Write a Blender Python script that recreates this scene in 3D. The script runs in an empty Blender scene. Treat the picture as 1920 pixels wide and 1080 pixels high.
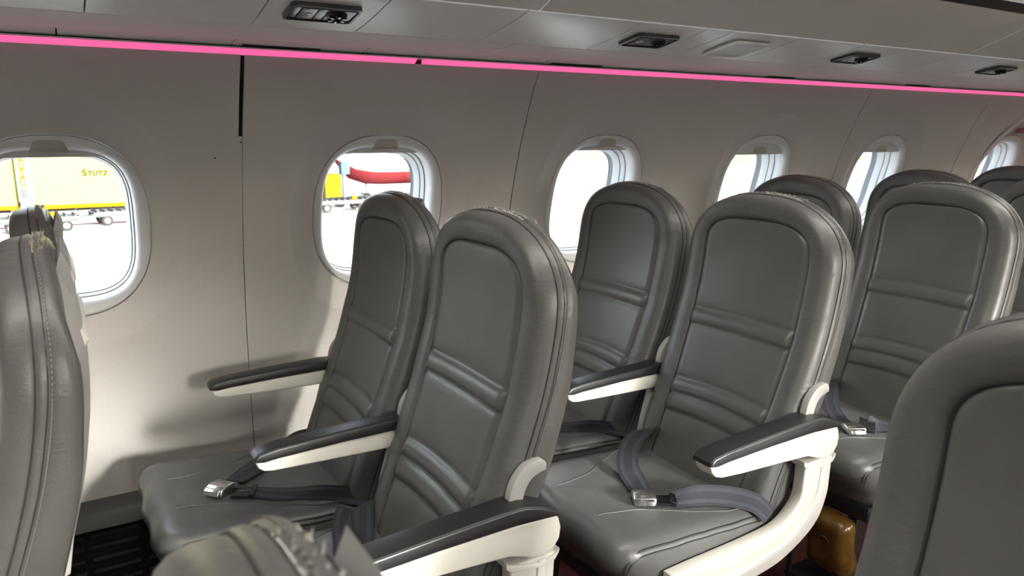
import bpy, bmesh, math, random
import numpy as np
from mathutils import Vector, Matrix

random.seed(7)
rng = np.random.default_rng(7)
S = bpy.context.scene
COL = S.collection
rad = math.radians

# ------------------------------------------------------------------ camera
CAM_Z = 1.28
cam_d = bpy.data.cameras.new('camera')
cam = bpy.data.objects.new('camera', cam_d)
COL.objects.link(cam)
cam_d.sensor_width = 36.0
cam_d.lens = 36.0 * 1387.0 / 1920.0
cam.location = (0, 0, CAM_Z)
cam.rotation_euler = (rad(90 - 11.65), 0, rad(-31.2))
cam_d.clip_start = 0.02
cam_d.clip_end = 2000
cam_d.dof.use_dof = True
cam_d.dof.focus_distance = 1.75
cam_d.dof.aperture_fstop = 9.5
S.camera = cam

# ------------------------------------------------------------------ world, sun, exposure
W = bpy.data.worlds.new('overcast_sky')
S.world = W
W.use_nodes = True
bg = W.node_tree.nodes['Background']
SUN_ELEV, SUN_AZ = 13.0, -15.5        # azimuth: degrees towards +X of the travel direction, which is +Y
sky = W.node_tree.nodes.new('ShaderNodeTexSky')
sky.sky_type = 'NISHITA'
sky.sun_disc = False
sky.sun_elevation = rad(SUN_ELEV)
sky.sun_rotation = rad(180 + SUN_AZ)
sky.altitude = 400; sky.air_density = 1.0; sky.dust_density = 7.0; sky.ozone_density = 1.0
hsv = W.node_tree.nodes.new('ShaderNodeHueSaturation')      # hazy white light
hsv.inputs['Saturation'].default_value = 0.33
W.node_tree.links.new(sky.outputs['Color'], hsv.inputs['Color'])
W.node_tree.links.new(hsv.outputs['Color'], bg.inputs['Color'])
bg.inputs['Strength'].default_value = 1.0
sun_d = bpy.data.lights.new('sun', 'SUN')
sun_d.energy = 4.0
sun_d.angle = rad(9)
sun_d.color = (1.0, 0.96, 0.88)
sun = bpy.data.objects.new('sun', sun_d)
COL.objects.link(sun)
d = Vector((math.sin(rad(SUN_AZ)) * math.cos(rad(SUN_ELEV)), math.cos(rad(SUN_AZ)) * math.cos(rad(SUN_ELEV)), -math.sin(rad(SUN_ELEV))))
sun.rotation_euler = d.to_track_quat('-Z', 'Y').to_euler()
S.view_settings.view_transform = 'Standard'
S.view_settings.look = 'None'
S.view_settings.exposure = 1.52
S.view_settings.gamma = 1.0
S.view_settings.use_curve_mapping = False
CEIL_LIGHT = 3.2
PINK = 0.32

# ------------------------------------------------------------------ materials
MAT = {}
def material(name, col, rough=0.5, metal=0.0, bump=None, var=0.0, var_scale=6.0, emit=None, estr=0.0, spec=0.5, coat=0.0):
    m = bpy.data.materials.new(name)
    m.use_nodes = True
    nt = m.node_tree
    b = nt.nodes['Principled BSDF']
    b.inputs['Base Color'].default_value = (*col, 1)
    b.inputs['Roughness'].default_value = rough
    b.inputs['Metallic'].default_value = metal
    b.inputs['Specular IOR Level'].default_value = spec
    b.inputs['Coat Weight'].default_value = coat
    tc = nt.nodes.new('ShaderNodeTexCoord')
    if var:
        n = nt.nodes.new('ShaderNodeTexNoise'); n.inputs['Scale'].default_value = var_scale; n.inputs['Detail'].default_value = 5
        nt.links.new(tc.outputs['Object'], n.inputs['Vector'])
        r = nt.nodes.new('ShaderNodeMapRange')
        r.inputs['From Min'].default_value = 0.3; r.inputs['From Max'].default_value = 0.7
        r.inputs['To Min'].default_value = 1 - var; r.inputs['To Max'].default_value = 1 + var
        nt.links.new(n.outputs['Fac'], r.inputs['Value'])
        mx = nt.nodes.new('ShaderNodeVectorMath'); mx.operation = 'SCALE'
        mx.inputs[0].default_value = col
        nt.links.new(r.outputs['Result'], mx.inputs['Scale'])
        nt.links.new(mx.outputs['Vector'], b.inputs['Base Color'])
    if bump:
        kind, scale, strength, dist = bump
        if kind == 'voronoi':
            t = nt.nodes.new('ShaderNodeTexVoronoi'); t.inputs['Scale'].default_value = scale; out = t.outputs['Distance']
        else:
            t = nt.nodes.new('ShaderNodeTexNoise'); t.inputs['Scale'].default_value = scale; t.inputs['Detail'].default_value = 4; out = t.outputs['Fac']
        nt.links.new(tc.outputs['Object'], t.inputs['Vector'])
        bp = nt.nodes.new('ShaderNodeBump'); bp.inputs['Strength'].default_value = strength; bp.inputs['Distance'].default_value = dist
        nt.links.new(out, bp.inputs['Height'])
        nt.links.new(bp.outputs['Normal'], b.inputs['Normal'])
    if emit:
        b.inputs['Emission Color'].default_value = (*emit, 1)
        b.inputs['Emission Strength'].default_value = estr
    MAT[name] = m
    return m

def leather(name, col, rough, crease=0.22):
    """grained leather: fine pebble, shallow creases, worn gloss"""
    m = material(name, col, rough, var=0.10, var_scale=9.0)
    nt = m.node_tree; b = nt.nodes['Principled BSDF']
    tc = [n for n in nt.nodes if n.type == 'TEX_COORD'][0]
    v = nt.nodes.new('ShaderNodeTexVoronoi'); v.inputs['Scale'].default_value = 420
    cr = nt.nodes.new('ShaderNodeTexNoise'); cr.inputs['Scale'].default_value = 16; cr.inputs['Detail'].default_value = 8; cr.inputs['Distortion'].default_value = 1.6
    st = nt.nodes.new('ShaderNodeMapping'); st.inputs['Scale'].default_value = (1.0, 1.0, 2.2)
    nt.links.new(tc.outputs['Object'], v.inputs['Vector']); nt.links.new(tc.outputs['Object'], st.inputs['Vector'])
    nt.links.new(st.outputs['Vector'], cr.inputs['Vector'])
    b1 = nt.nodes.new('ShaderNodeBump'); b1.inputs['Strength'].default_value = 0.12; b1.inputs['Distance'].default_value = 0.001
    b2 = nt.nodes.new('ShaderNodeBump'); b2.inputs['Strength'].default_value = crease; b2.inputs['Distance'].default_value = 0.004
    nt.links.new(v.outputs['Distance'], b1.inputs['Height']); nt.links.new(cr.outputs['Fac'], b2.inputs['Height'])
    nt.links.new(b2.outputs['Normal'], b1.inputs['Normal']); nt.links.new(b1.outputs['Normal'], b.inputs['Normal'])
    rr = nt.nodes.new('ShaderNodeMapRange'); rr.inputs['To Min'].default_value = rough - 0.07; rr.inputs['To Max'].default_value = rough + 0.08
    nt.links.new(cr.outputs['Fac'], rr.inputs['Value']); nt.links.new(rr.outputs['Result'], b.inputs['Roughness'])
    return m

leather('leather', (0.092, 0.0915, 0.0885), 0.36, 0.30)
leather('leather_panel', (0.092, 0.0915, 0.0885), 0.33, 0.07)
leather('leather_cushion', (0.096, 0.096, 0.095), 0.34, 0.24)
material('leather_seam', (0.030, 0.028, 0.027), 0.6)
material('thread', (0.16, 0.155, 0.145), 0.7)
material('wall_plastic', (0.545, 0.524, 0.498), 0.50, bump=('noise', 900, 0.12, 0.0006), var=0.025, var_scale=160)
material('ceiling_plastic', (0.80, 0.795, 0.775), 0.31, bump=('noise', 700, 0.14, 0.0006), var=0.02, var_scale=120)
material('bin_plastic', (0.74, 0.725, 0.685), 0.45, bump=('noise', 700, 0.1, 0.0005), var=0.02, var_scale=120)
material('trim_plastic', (0.62, 0.62, 0.61), 0.42, bump=('noise', 600, 0.05, 0.0004))
material('reveal_plastic', (0.74, 0.77, 0.80), 0.45, bump=('noise', 600, 0.04, 0.0004))
material('handle_grey', (0.40, 0.385, 0.345), 0.4)
material('ivory', (0.60, 0.585, 0.53), 0.38, bump=('noise', 500, 0.05, 0.0004), var=0.02, var_scale=20)
material('shell_grey', (0.34, 0.335, 0.32), 0.45, bump=('noise', 500, 0.06, 0.0004))
material('arm_pad', (0.013, 0.013, 0.014), 0.40, bump=('noise', 650, 0.1, 0.0004))
material('black', (0.006, 0.006, 0.006), 0.6)
material('dark_plastic', (0.018, 0.018, 0.019), 0.35, bump=('noise', 300, 0.06, 0.0004))
material('gloss_black', (0.008, 0.008, 0.009), 0.12)
material('ledge_grey', (0.060, 0.059, 0.057), 0.45, bump=('noise', 400, 0.08, 0.0005))
material('webbing', (0.020, 0.021, 0.030), 0.75, bump=('voronoi', 700, 0.3, 0.0006), var=0.10, var_scale=30)
material('webbing_edge', (0.034, 0.037, 0.050), 0.75, bump=('voronoi', 700, 0.3, 0.0006))
material('silver', (0.72, 0.72, 0.70), 0.28, metal=1.0, bump=('noise', 300, 0.03, 0.0003))
material('chrome', (0.80, 0.80, 0.80), 0.12, metal=1.0)
material('carpet', (0.070, 0.008, 0.008), 0.95, bump=('noise', 700, 0.6, 0.004), var=0.35, var_scale=300)
material('velcro', (0.62, 0.61, 0.57), 0.95, bump=('noise', 900, 0.4, 0.001))
material('tan_velcro', (0.30, 0.26, 0.21), 0.95, bump=('noise', 700, 0.4, 0.002), var=0.2, var_scale=120)
material('card', (0.26, 0.26, 0.255), 0.6)
material('red_sign', (0.30, 0.015, 0.02), 0.4)
material('pouch_amber', (0.12, 0.060, 0.012), 0.22, bump=('noise', 40, 0.5, 0.006), var=0.30, var_scale=22)
material('pouch_dark', (0.05, 0.03, 0.012), 0.3)
material('pouch_clear', (0.62, 0.50, 0.30), 0.15)
material('pink_led', (0.8, 0.2, 0.45), 0.5, emit=(1.0, 0.12, 0.36), estr=PINK)
material('ceiling_lamp', (0.9, 0.9, 0.88), 0.5, emit=(1.0, 0.96, 0.88), estr=CEIL_LIGHT)
material('lens', (0.30, 0.33, 0.36), 0.12, spec=0.8)
material('unit_grey', (0.045, 0.048, 0.052), 0.25)
# outdoors
material('concrete', (0.34, 0.335, 0.325), 0.85, spec=0.0, bump=('noise', 3, 0.2, 0.01), var=0.16, var_scale=0.22)
material('grass', (0.17, 0.185, 0.105), 0.95, spec=0.0, var=0.18, var_scale=0.3)
material('paint_line', (0.11, 0.06, 0.06), 0.8, spec=0.0)
material('yellow_sheet', (0.17, 0.158, 0.052), 0.6, spec=0.0)
material('yellow_rim', (0.085, 0.055, 0.003), 0.6, spec=0.0)
material('letter_ink', (0.022, 0.016, 0.0004), 0.7, spec=0.0)
material('trolley_grey', (0.048, 0.050, 0.052), 0.6, spec=0.0)
material('trolley_deck', (0.085, 0.087, 0.089), 0.6, spec=0.0)
material('tyre', (0.022, 0.022, 0.022), 0.9, spec=0.0)
material('hub', (0.09, 0.09, 0.085), 0.5, spec=0.0)
material('aircraft_white', (0.30, 0.30, 0.30), 0.4, spec=0.0)
material('aircraft_red', (0.095, 0.014, 0.016), 0.5, spec=0.0)
material('safety_yellow', (0.085, 0.060, 0.004), 0.6, spec=0.0)
material('marker_blue', (0.04, 0.06, 0.09), 0.6, spec=0.0)

def glass_material():
    m = bpy.data.materials.new('pane_glass'); m.use_nodes = True
    nt = m.node_tree; nt.nodes.clear()
    o = nt.nodes.new('ShaderNodeOutputMaterial'); t = nt.nodes.new('ShaderNodeBsdfTransparent')
    t.inputs['Color'].default_value = (0.93, 0.95, 0.96, 1)
    g = nt.nodes.new('ShaderNodeBsdfGlossy'); g.inputs['Roughness'].default_value = 0.05
    mx = nt.nodes.new('ShaderNodeMixShader'); mx.inputs['Fac'].default_value = 0.04
    nt.links.new(t.outputs[0], mx.inputs[1]); nt.links.new(g.outputs[0], mx.inputs[2]); nt.links.new(mx.outputs[0], o.inputs['Surface'])
    MAT['pane_glass'] = m
glass_material()

# ------------------------------------------------------------------ object helpers
def put(o, parent=None):
    COL.objects.link(o)
    if parent is not None:
        o.parent = parent
    return o

def mesh(name, verts, faces, mat, smooth=None):
    me = bpy.data.meshes.new(name)
    me.from_pydata([tuple(map(float, v)) for v in verts], [], [tuple(map(int, f)) for f in faces])
    for m in (mat if isinstance(mat, (list, tuple)) else [mat]):
        me.materials.append(MAT[m])
    fix_normals(me)
    set_smooth(me, smooth)
    return me

def fix_normals(me):
    bm = bmesh.new(); bm.from_mesh(me)
    bmesh.ops.recalc_face_normals(bm, faces=bm.faces)
    bm.to_mesh(me); bm.free()

def set_smooth(me, angle):
    if angle is None:
        return
    me.polygons.foreach_set('use_smooth', [True] * len(me.polygons))
    if angle < 180:
        me.set_sharp_from_angle(angle=rad(angle))

def obj(name, me, parent=None, loc=(0, 0, 0), rot=(0, 0, 0)):
    o = bpy.data.objects.new(name, me)
    o.location = loc; o.rotation_euler = rot
    return put(o, parent)

def empty(name, loc=(0, 0, 0), rot=(0, 0, 0), parent=None):
    o = bpy.data.objects.new(name, None)
    o.location = loc; o.rotation_euler = rot; o.empty_display_size = 0.1
    return put(o, parent)

def tag(o, label, cat, group=None):
    o['label'] = label; o['category'] = cat
    if group: o['group'] = group
    return o

def struct(o, label=None, cat=None):
    o['kind'] = 'structure'
    if label: o['label'] = label
    if cat: o['category'] = cat
    return o

class Geo:
    """collects pieces of one mesh"""
    def __init__(self): self.v = []; self.f = []
    def add(self, v, f):
        n = len(self.v); self.v += [tuple(p) for p in v]; self.f += [tuple(i + n for i in q) for q in f]
        return self
    def mesh(self, name, mat, smooth=40): return mesh(name, self.v, self.f, mat, smooth)

def grid_faces(nu, nv, close_v=False, off=0):
    F = []
    for i in range(nu - 1):
        for j in range(nv if close_v else nv - 1):
            k = (j + 1) % nv
            F.append((off + i * nv + j, off + i * nv + k, off + (i + 1) * nv + k, off + (i + 1) * nv + j))
    return F

def box(x0, x1, y0, y1, z0, z1):
    v = [(x0, y0, z0), (x1, y0, z0), (x1, y1, z0), (x0, y1, z0), (x0, y0, z1), (x1, y0, z1), (x1, y1, z1), (x0, y1, z1)]
    f = [(0, 3, 2, 1), (4, 5, 6, 7), (0, 1, 5, 4), (1, 2, 6, 5), (2, 3, 7, 6), (3, 0, 4, 7)]
    return v, f

def catmull(pts, n=8, closed=False):
    P = np.array(pts, float); out = []
    m = len(P)
    for i in range(m if closed else m - 1):
        if closed: a, b, c, e = P[(i - 1) % m], P[i], P[(i + 1) % m], P[(i + 2) % m]
        else: a, b, c, e = P[max(i - 1, 0)], P[i], P[i + 1], P[min(i + 2, m - 1)]
        for k in range(n):
            t = k / n
            out.append(0.5 * (2 * b + (c - a) * t + (2 * a - 5 * b + 4 * c - e) * t * t + (3 * b - a - 3 * c + e) * t ** 3))
    if not closed: out.append(P[-1])
    return np.array(out)

def tube(path, r, n=6, cap=True, closed=False):
    P = np.array(path, float); m = len(P)
    T = np.roll(P, -1, 0) - np.roll(P, 1, 0) if closed else np.gradient(P, axis=0)
    T /= np.linalg.norm(T, axis=1)[:, None] + 1e-12
    up = np.array([0.13, 0.31, 0.94]); V = []
    for p, t in zip(P, T):
        a = np.cross(t, up); a /= np.linalg.norm(a) + 1e-9
        b = np.cross(a, t)
        for k in range(n):
            th = 2 * math.pi * k / n
            V.append(p + r * (math.cos(th) * a + math.sin(th) * b))
    F = grid_faces(m, n, True)
    if closed:
        for j in range(n): F.append(((m - 1) * n + j, (m - 1) * n + (j + 1) % n, (j + 1) % n, j))
    elif cap:
        F += [tuple(range(n)), tuple((m - 1) * n + j for j in range(n))]
    return V, F

def prism(poly, y0, y1, mat, name, bevel=0.0, seg=3, axis='y', smooth=35):
    """polygon in (x, z) extruded in y (axis 'y'), or in (y, z) extruded in x, or in (x, y) extruded in z"""
    bm = bmesh.new()
    def pt(a, b, c): return (a, c, b) if axis == 'y' else ((c, a, b) if axis == 'x' else (a, b, c))
    lo = [bm.verts.new(pt(a, b, y0)) for a, b in poly]; hi = [bm.verts.new(pt(a, b, y1)) for a, b in poly]
    n = len(poly)
    bm.faces.new(lo); bm.faces.new(hi)
    for i in range(n): bm.faces.new((lo[i], lo[(i + 1) % n], hi[(i + 1) % n], hi[i]))
    bmesh.ops.recalc_face_normals(bm, faces=bm.faces)
    if bevel:
        es = [e for e in bm.edges if (e.verts[0] in lo and e.verts[1] in lo) or (e.verts[0] in hi and e.verts[1] in hi)]
        bmesh.ops.bevel(bm, geom=es, offset=bevel, segments=seg, affect='EDGES', profile=0.5, clamp_overlap=True)
    me = bpy.data.meshes.new(name); bm.to_mesh(me); bm.free()
    me.materials.append(MAT[mat]); fix_normals(me); set_smooth(me, smooth)
    return me

def rbox(size, r, n=(10, 10, 6), warp=None):
    """rounded box centred on the origin, merged grid, optional warp(p)->p"""
    sx, sy, sz = [s / 2 for s in size]
    idx = {}; V = []; F = []
    def vert(i, j, k):
        key = (i, j, k)
        if key not in idx:
            def ax(t, nn, s):
                u = t / nn * 2 - 1
                # denser near the ends
                return math.copysign(s * (1 - (1 - abs(u)) ** 1.5), u)
            p = np.array([ax(i, n[0], sx), ax(j, n[1], sy), ax(k, n[2], sz)])
            q = np.clip(p, [-sx + r, -sy + r, -sz + r], [sx - r, sy - r, sz - r])
            dd = p - q; L = np.linalg.norm(dd)
            if L > 1e-9: p = q + dd / L * r
            idx[key] = len(V); V.append(warp(p) if warp else p)
        return idx[key]
    for a in range(n[1]):
        for b in range(n[2]):
            for i in (0, n[0]): F.append((vert(i, a, b), vert(i, a + 1, b), vert(i, a + 1, b + 1), vert(i, a, b + 1)))
    for a in range(n[0]):
        for b in range(n[2]):
            for j in (0, n[1]): F.append((vert(a, j, b), vert(a + 1, j, b), vert(a + 1, j, b + 1), vert(a, j, b + 1)))
    for a in range(n[0]):
        for b in range(n[1]):
            for k in (0, n[2]): F.append((vert(a, b, k), vert(a + 1, b, k), vert(a + 1, b + 1, k), vert(a, b + 1, k)))
    return V, F

def ribbon(path, wdir, width, thick=0.0022):
    P = np.array(path, float); D = np.array(wdir, float); m = len(P)
    T = np.gradient(P, axis=0); T /= np.linalg.norm(T, axis=1)[:, None] + 1e-12
    V = []
    for p, t, w in zip(P, T, D):
        w = w - t * np.dot(w, t); w /= np.linalg.norm(w) + 1e-9
        nn = np.cross(t, w)
        for a, b in ((-1, -1), (1, -1), (1, 1), (-1, 1)):
            V.append(p + w * a * width / 2 + nn * b * thick / 2)
    F = grid_faces(m, 4, True) + [(0, 1, 2, 3), tuple((m - 1) * 4 + j for j in range(4))]
    return V, F

def lathe(profile, n=20, axis='y'):
    """profile: (radius, height) pairs spun about an axis through the origin"""
    V = []
    for r, h in profile:
        for k in range(n):
            a = 2 * math.pi * k / n; c, s = r * math.cos(a), r * math.sin(a)
            V.append((c, h, s) if axis == 'y' else (c, s, h))
    F = grid_faces(len(profile), n, True) + [tuple(range(n)), tuple((len(profile) - 1) * n + j for j in range(n))]
    return V, F

def sstep(a, b, x):
    t = np.clip((x - a) / (b - a), 0, 1)
    return t * t * (3 - 2 * t)

# ------------------------------------------------------------------ cabin shell: side walls
YC = 0.74                                    # cabin centre line
_wc = np.polyfit([.25, .38, .68, .85, 1.03, 1.28, 1.48], [2.2, 2.205, 2.19, 2.172, 2.14, 2.055, 1.958], 3)
def Yw(z): return float(np.polyval(_wc, z))
WZ, WHX, WHZ, WN = 1.048, 0.207, 0.233, 2.45
Z_BOT, Z_TOP = 0.295, 1.474
XA, XB = -1.62, 6.05                         # ends of the modelled cabin

def qnorm(dx, dz): return (abs(dx / WHX) ** WN + abs(dz / WHZ) ** WN) ** (1 / WN)
def surf(dx, z):
    q = qnorm(dx, z - WZ)
    fade = float(sstep(0.62, 0.95, z))
    return Yw(z) + fade * 0.030 * min(1.0, max(0.0, (1.36 - q) / 0.30))
def wexp(q): return 2.45 + (3.8 - 2.45) * float(np.clip((1.0 - q) / 0.23, 0, 1))
def ring(q, n=80):
    out = []; WN = wexp(q)
    for k in range(n):
        a = 2 * math.pi * k / n
        c, s = math.cos(a), math.sin(a)
        f = q / (abs(c) ** WN + abs(s) ** WN) ** (1 / WN)
        out.append((WHX * f * c, WHZ * f * s))
    return out

def wall_cell(xl, xr, xc):
    """panel between two joints, with the window hole and its dished surround"""
    angs = [2 * math.pi * k / 112 for k in range(112)]
    corners = [(xr - xc, Z_TOP - WZ), (xl - xc, Z_TOP - WZ), (xl - xc, Z_BOT - WZ), (xr - xc, Z_BOT - WZ)]
    # corner directions in the superellipse's own angle
    ca = [math.atan2(z / WHZ, x / WHX) % (2 * math.pi) for x, z in corners]
    for c in ca:
        k = min(range(len(angs)), key=lambda i: abs(angs[i] - c)); angs[k] = c
    angs.sort()
    V = []; qs = [1.012, 1.012, 1.03, 1.08, 1.13, 1.18, 1.24, 1.30, 1.352, 1.36, 1.368]
    nr = 10
    m = len(angs)
    rows = []
    for i, q in enumerate(qs):
        row = []
        for a in angs:
            c, s = math.cos(a), math.sin(a)
            f = q / (abs(c) ** WN + abs(s) ** WN) ** (1 / WN)
            dx, dz = WHX * f * c, WHZ * f * s
            dx = min(max(dx, xl - xc), xr - xc); dz = min(max(dz, Z_BOT - WZ), Z_TOP - WZ)
            row.append((xc + dx, surf(dx, WZ + dz) + (0.02 if i == 0 else 0), WZ + dz))
        rows.append(row)
    for i in range(1, nr + 1):
        t = i / nr; row = []
        for j, a in enumerate(angs):
            c, s = math.cos(a) * WHX, math.sin(a) * WHZ
            k = min([(xr - xc) / c if c > 1e-9 else 1e9, (xl - xc) / c if c < -1e-9 else 1e9, (Z_TOP - WZ) / s if s > 1e-9 else 1e9, (Z_BOT - WZ) / s if s < -1e-9 else 1e9])
            ex, ez = k * c, k * s
            bx, bz = rows[len(qs) - 1][j][0] - xc, rows[len(qs) - 1][j][2] - WZ
            dx, dz = bx + (ex - bx) * t, bz + (ez - bz) * t
            row.append((xc + dx, surf(dx, WZ + dz), WZ + dz))
        rows.append(row)
    # turned edge behind the joints
    rows.append([(x, y + 0.02, z) for x, y, z in rows[-1]])
    for r in rows: V += r
    return mesh('wall_panel', V, grid_faces(len(rows), m, True), 'wall_plastic', 50)

WIN = [-0.85, -0.015, 0.833, 1.660, 2.490, 3.325, 4.42, 5.30]
CELL = [(XA, -0.432), (-0.428, 0.4105), (0.4215, 1.2833), (1.2867, 2.075), (2.075, 2.9613), (2.9647, 3.9203), (3.9237, 4.88), (4.884, XB)]
wall_l = struct(empty('wall_left', (0, 2.2, 0)), 'warm grey moulded plastic cabin sidewall with window panels', 'wall')
wall_r = struct(empty('wall_right', (0, 2 * YC - 2.2, 0)), 'warm grey plastic sidewall on the far side of aisle', 'wall')
MIRROR = Matrix.Translation((0, 2 * YC, 0)) @ Matrix.Diagonal((1, -1, 1, 1))
def child(me, name, parent, mw=None):
    """child whose mesh is written in world coordinates"""
    o = bpy.data.objects.new(name, me); COL.objects.link(o); o.parent = parent
    o.matrix_parent_inverse = Matrix.Translation(parent.location).inverted() if parent.rotation_euler.x == 0 else parent.matrix_world.inverted()
    if mw is not None: o.matrix_local = o.matrix_parent_inverse.inverted() @ Matrix.Identity(4) if False else mw
    return o
def pair(me, name):
    a = child(me, name, wall_l)
    b = child(me, name, wall_r)
    b.location = (0, 2 * YC, 0); b.scale = (1, -1, 1)
    return a, b
for (xl, xr), xc in zip(CELL, WIN):
    pair(wall_cell(xl, xr, xc), 'wall_panel')

def wall_strip(x0, x1, z0, z1, off, thick, name, mat, n=14):
    V = []
    for k in range(n + 1):
        z = z0 + (z1 - z0) * k / n; y = Yw(z) + off
        V += [(x0, y, z), (x1, y, z), (x1, y + thick, z), (x0, y + thick, z)]
    F = grid_faces(n + 1, 4, True) + [(0, 1, 2, 3), tuple(n * 4 + j for j in range(4))]
    return mesh(name, V, F, mat, 40)
JOINTS = [-0.43, 0.416, 1.285, 2.963, 3.922, 4.882]
for x in JOINTS:
    pair(wall_strip(x - 0.02, x + 0.02, Z_BOT, Z_TOP, 0.012, 0.004, 'joint_backing', 'black'), 'joint_backing')
# the wide joint: black slot above, grey cover strip below
child(wall_strip(0.4108, 0.4205, 0.96, 1.278, 0.0020, 0.008, 'joint_cover', 'wall_plastic'), 'joint_cover', wall_l)
child(wall_strip(0.4107, 0.4196, Z_BOT, 0.96, 0.0006, 0.008, 'joint_filler', 'wall_plastic'), 'joint_filler', wall_l)
scr = Geo().add(*[(lambda v, f: (v, f))(*lathe([(0.0001, -0.0015), (0.002, -0.001), (0.002, 0.001)], 10))][0]).mesh('screw', 'black', 40)
for x, z in ((0.416, 1.262), (0.352, 1.222)):
    o = child(scr, 'screw', wall_l); o.location = (x, Yw(z) - 0.0004, z)

# ------------------------------------------------------------------ windows
WP = {}
def ring_loft(stations, name, mat, n=80, cap=None, smooth=50):
    """stations: (q, depth) rings about a window centre; wall surface + depth in y. x local to the window"""
    V = []
    for q, dep in stations:
        for dx, dz in ring(q, n):
            V.append((dx, surf(dx, WZ + dz) + dep, WZ + dz))
    return mesh(name, V, grid_faces(len(stations), n, True), mat, smooth)
WP['frame'] = ring_loft([(1.006, 0.018), (1.004, 0.003), (0.994, -0.002), (0.965, -0.004), (0.92, -0.002), (0.88, 0.004), (0.855, 0.011), (0.845, 0.020), (0.845, 0.034)], 'window_frame', 'trim_plastic')
def funnel(st, name, mat, smooth=50, n=80):
    V = []
    for q, dep in st:
        for dx, dz in ring(q, n):
            z = WZ + dz
            V.append((dx, Yw(WZ) - 0.30 * dz * 1.0 + 0.030 + dep if False else Yw(z) + 0.030 + dep, z))
    return mesh(name, V, grid_faces(len(st), n, True), mat, smooth)
WP['reveal'] = funnel([(0.862, 0.016), (0.850, 0.040), (0.838, 0.060), (0.832, 0.0605), (0.827, 0.062), (0.812, 0.085), (0.805, 0.0855), (0.800, 0.087), (0.782, 0.112), (0.768, 0.118)], 'reveal_liner', 'reveal_plastic')
def groove(q, dep, r, name='seal', mat='shell_grey'):
    P = [(dx, Yw(WZ + dz) + 0.030 + dep, WZ + dz) for dx, dz in ring(q, 72)]
    return mesh(name, *tube(P, r, 5, closed=True), mat, 180)
WP['casing'] = ring_loft([(1.0125, 0.017), (1.0125, 0.150), (0.785, 0.150)], 'window_casing', 'reveal_plastic')
WP['seal_a'] = groove(0.832, 0.0600, 0.0016)
WP['seal_b'] = groove(0.805, 0.0850, 0.0012)
def pane_mesh():
    R = ring(0.770, 72); V = [(dx, Yw(WZ + dz) + 0.030 + 0.117, WZ + dz) for dx, dz in R]
    V += [(x, y + 0.004, z) for x, y, z in V]; n = len(R)
    F = [tuple(range(n)), tuple(range(n, 2 * n))] + [(k, (k + 1) % n, n + (k + 1) % n, n + k) for k in range(n)]
    return mesh('pane', V, F, 'pane_glass', 30)
WP['pane'] = pane_mesh()
def shade_mesh(zb):
    n = 24; V = []
    zt = WZ + WHZ * 0.90
    for k in range(n + 1):
        dx = (-1 + 2 * k / n) * 0.180
        for z, e in ((zb, 0.0), (zb, 0.005), (zt, 0.005), (zt, 0.0)):
            # keep inside the slot behind the frame
            lim = WHX * 0.895 * max(0.0, 1 - (abs((z - WZ) / (WHZ * 0.93))) ** 3.0) ** (1 / 3.0)
            x = max(-lim, min(lim, dx))
            V.append((x, Yw(z) + 0.030 + 0.021 + e, z))
    return mesh('window_shade', V, grid_faces(n + 1, 4, True) + [(0, 1, 2, 3), tuple(n * 4 + j for j in range(4))], 'trim_plastic', 40)
def shade_handle(zc, dep):
    """trapezoid pull, wider at its lower lip"""
    V = []; F = []
    zs = [(0.013, 0.030, -0.001), (0.008, 0.033, -0.004), (-0.006, 0.038, -0.006), (-0.011, 0.040, -0.013), (-0.015, 0.041, -0.012), (-0.015, 0.041, 0.0)]
    n = 10
    for dz, hw, e in zs:
        for k in range(n + 1):
            u = -1 + 2 * k / n
            ee = e * (1 - abs(u) ** 6)
            z = zc + dz + 0.004 * (1 - u * u) * 0.5
            V.append((u * hw, Yw(z) + 0.030 + dep + ee, z))
    F = grid_faces(len(zs), n + 1)
    return mesh('shade_handle', V, F, 'handle_grey', 40)
SH_HI, SH_LO = shade_mesh(1.2285), shade_mesh(1.203)
HD_HI, HD_LO = shade_handle(1.2545, -0.004), shade_handle(1.2185, 0.018)
WLAB = ['', 'rounded cabin window beside the edge-on seat, yellow container outside', 'rounded cabin window with red and white aircraft outside',
        'rounded cabin window with plain white apron outside', 'rounded cabin window with pale grass strip outside, blind handle hanging low',
        'rounded cabin window between two panel joints with bare bright apron outside', 'rounded window in the emergency exit under a red sign', '']
for i, xc in enumerate(WIN):
    for side in (0, 1):
        root = struct(empty('window_%d' % (i + 1 + side * len(WIN)), (xc, 2.15 if side == 0 else 2 * YC - 2.15, 0)))
        if side == 0 and WLAB[i]: root['label'] = WLAB[i]; root['category'] = 'window'
        for key, nm in (('frame', 'window_frame'), ('casing', 'window_casing'), ('reveal', 'reveal_liner'), ('seal_a', 'seal'), ('seal_b', 'seal'), ('pane', 'pane')):
            o = obj(nm, WP[key], root)
            o.location = (0, -2.15, 0) if side == 0 else (0, 2.15, 0)
            if side: o.scale = (1, -1, 1)
        low = i in (4, 5)
        if side == 0 and i != 6:
            s_ = obj('window_shade', SH_LO if low else SH_HI, root, (0, -2.15, 0))
            obj('shade_handle', HD_LO if low else HD_HI, s_)
        # daylight portal in the opening
        L = bpy.data.lights.new('window_portal', 'AREA'); L.shape = 'RECTANGLE'; L.size = 0.33; L.size_y = 0.37
        L.cycles.is_portal = True
        lo = bpy.data.objects.new('window_portal', L); COL.objects.link(lo)
        if side == 0:
            lo.location = (xc, 2.325, WZ - 0.02); dirv = Vector((0, -1, 0))
        else:
            lo.location = (xc, 2 * YC - 2.325, WZ - 0.02); dirv = Vector((0, 1, 0))
        lo.rotation_euler = dirv.to_track_quat('-Z', 'Z').to_euler()

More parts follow.
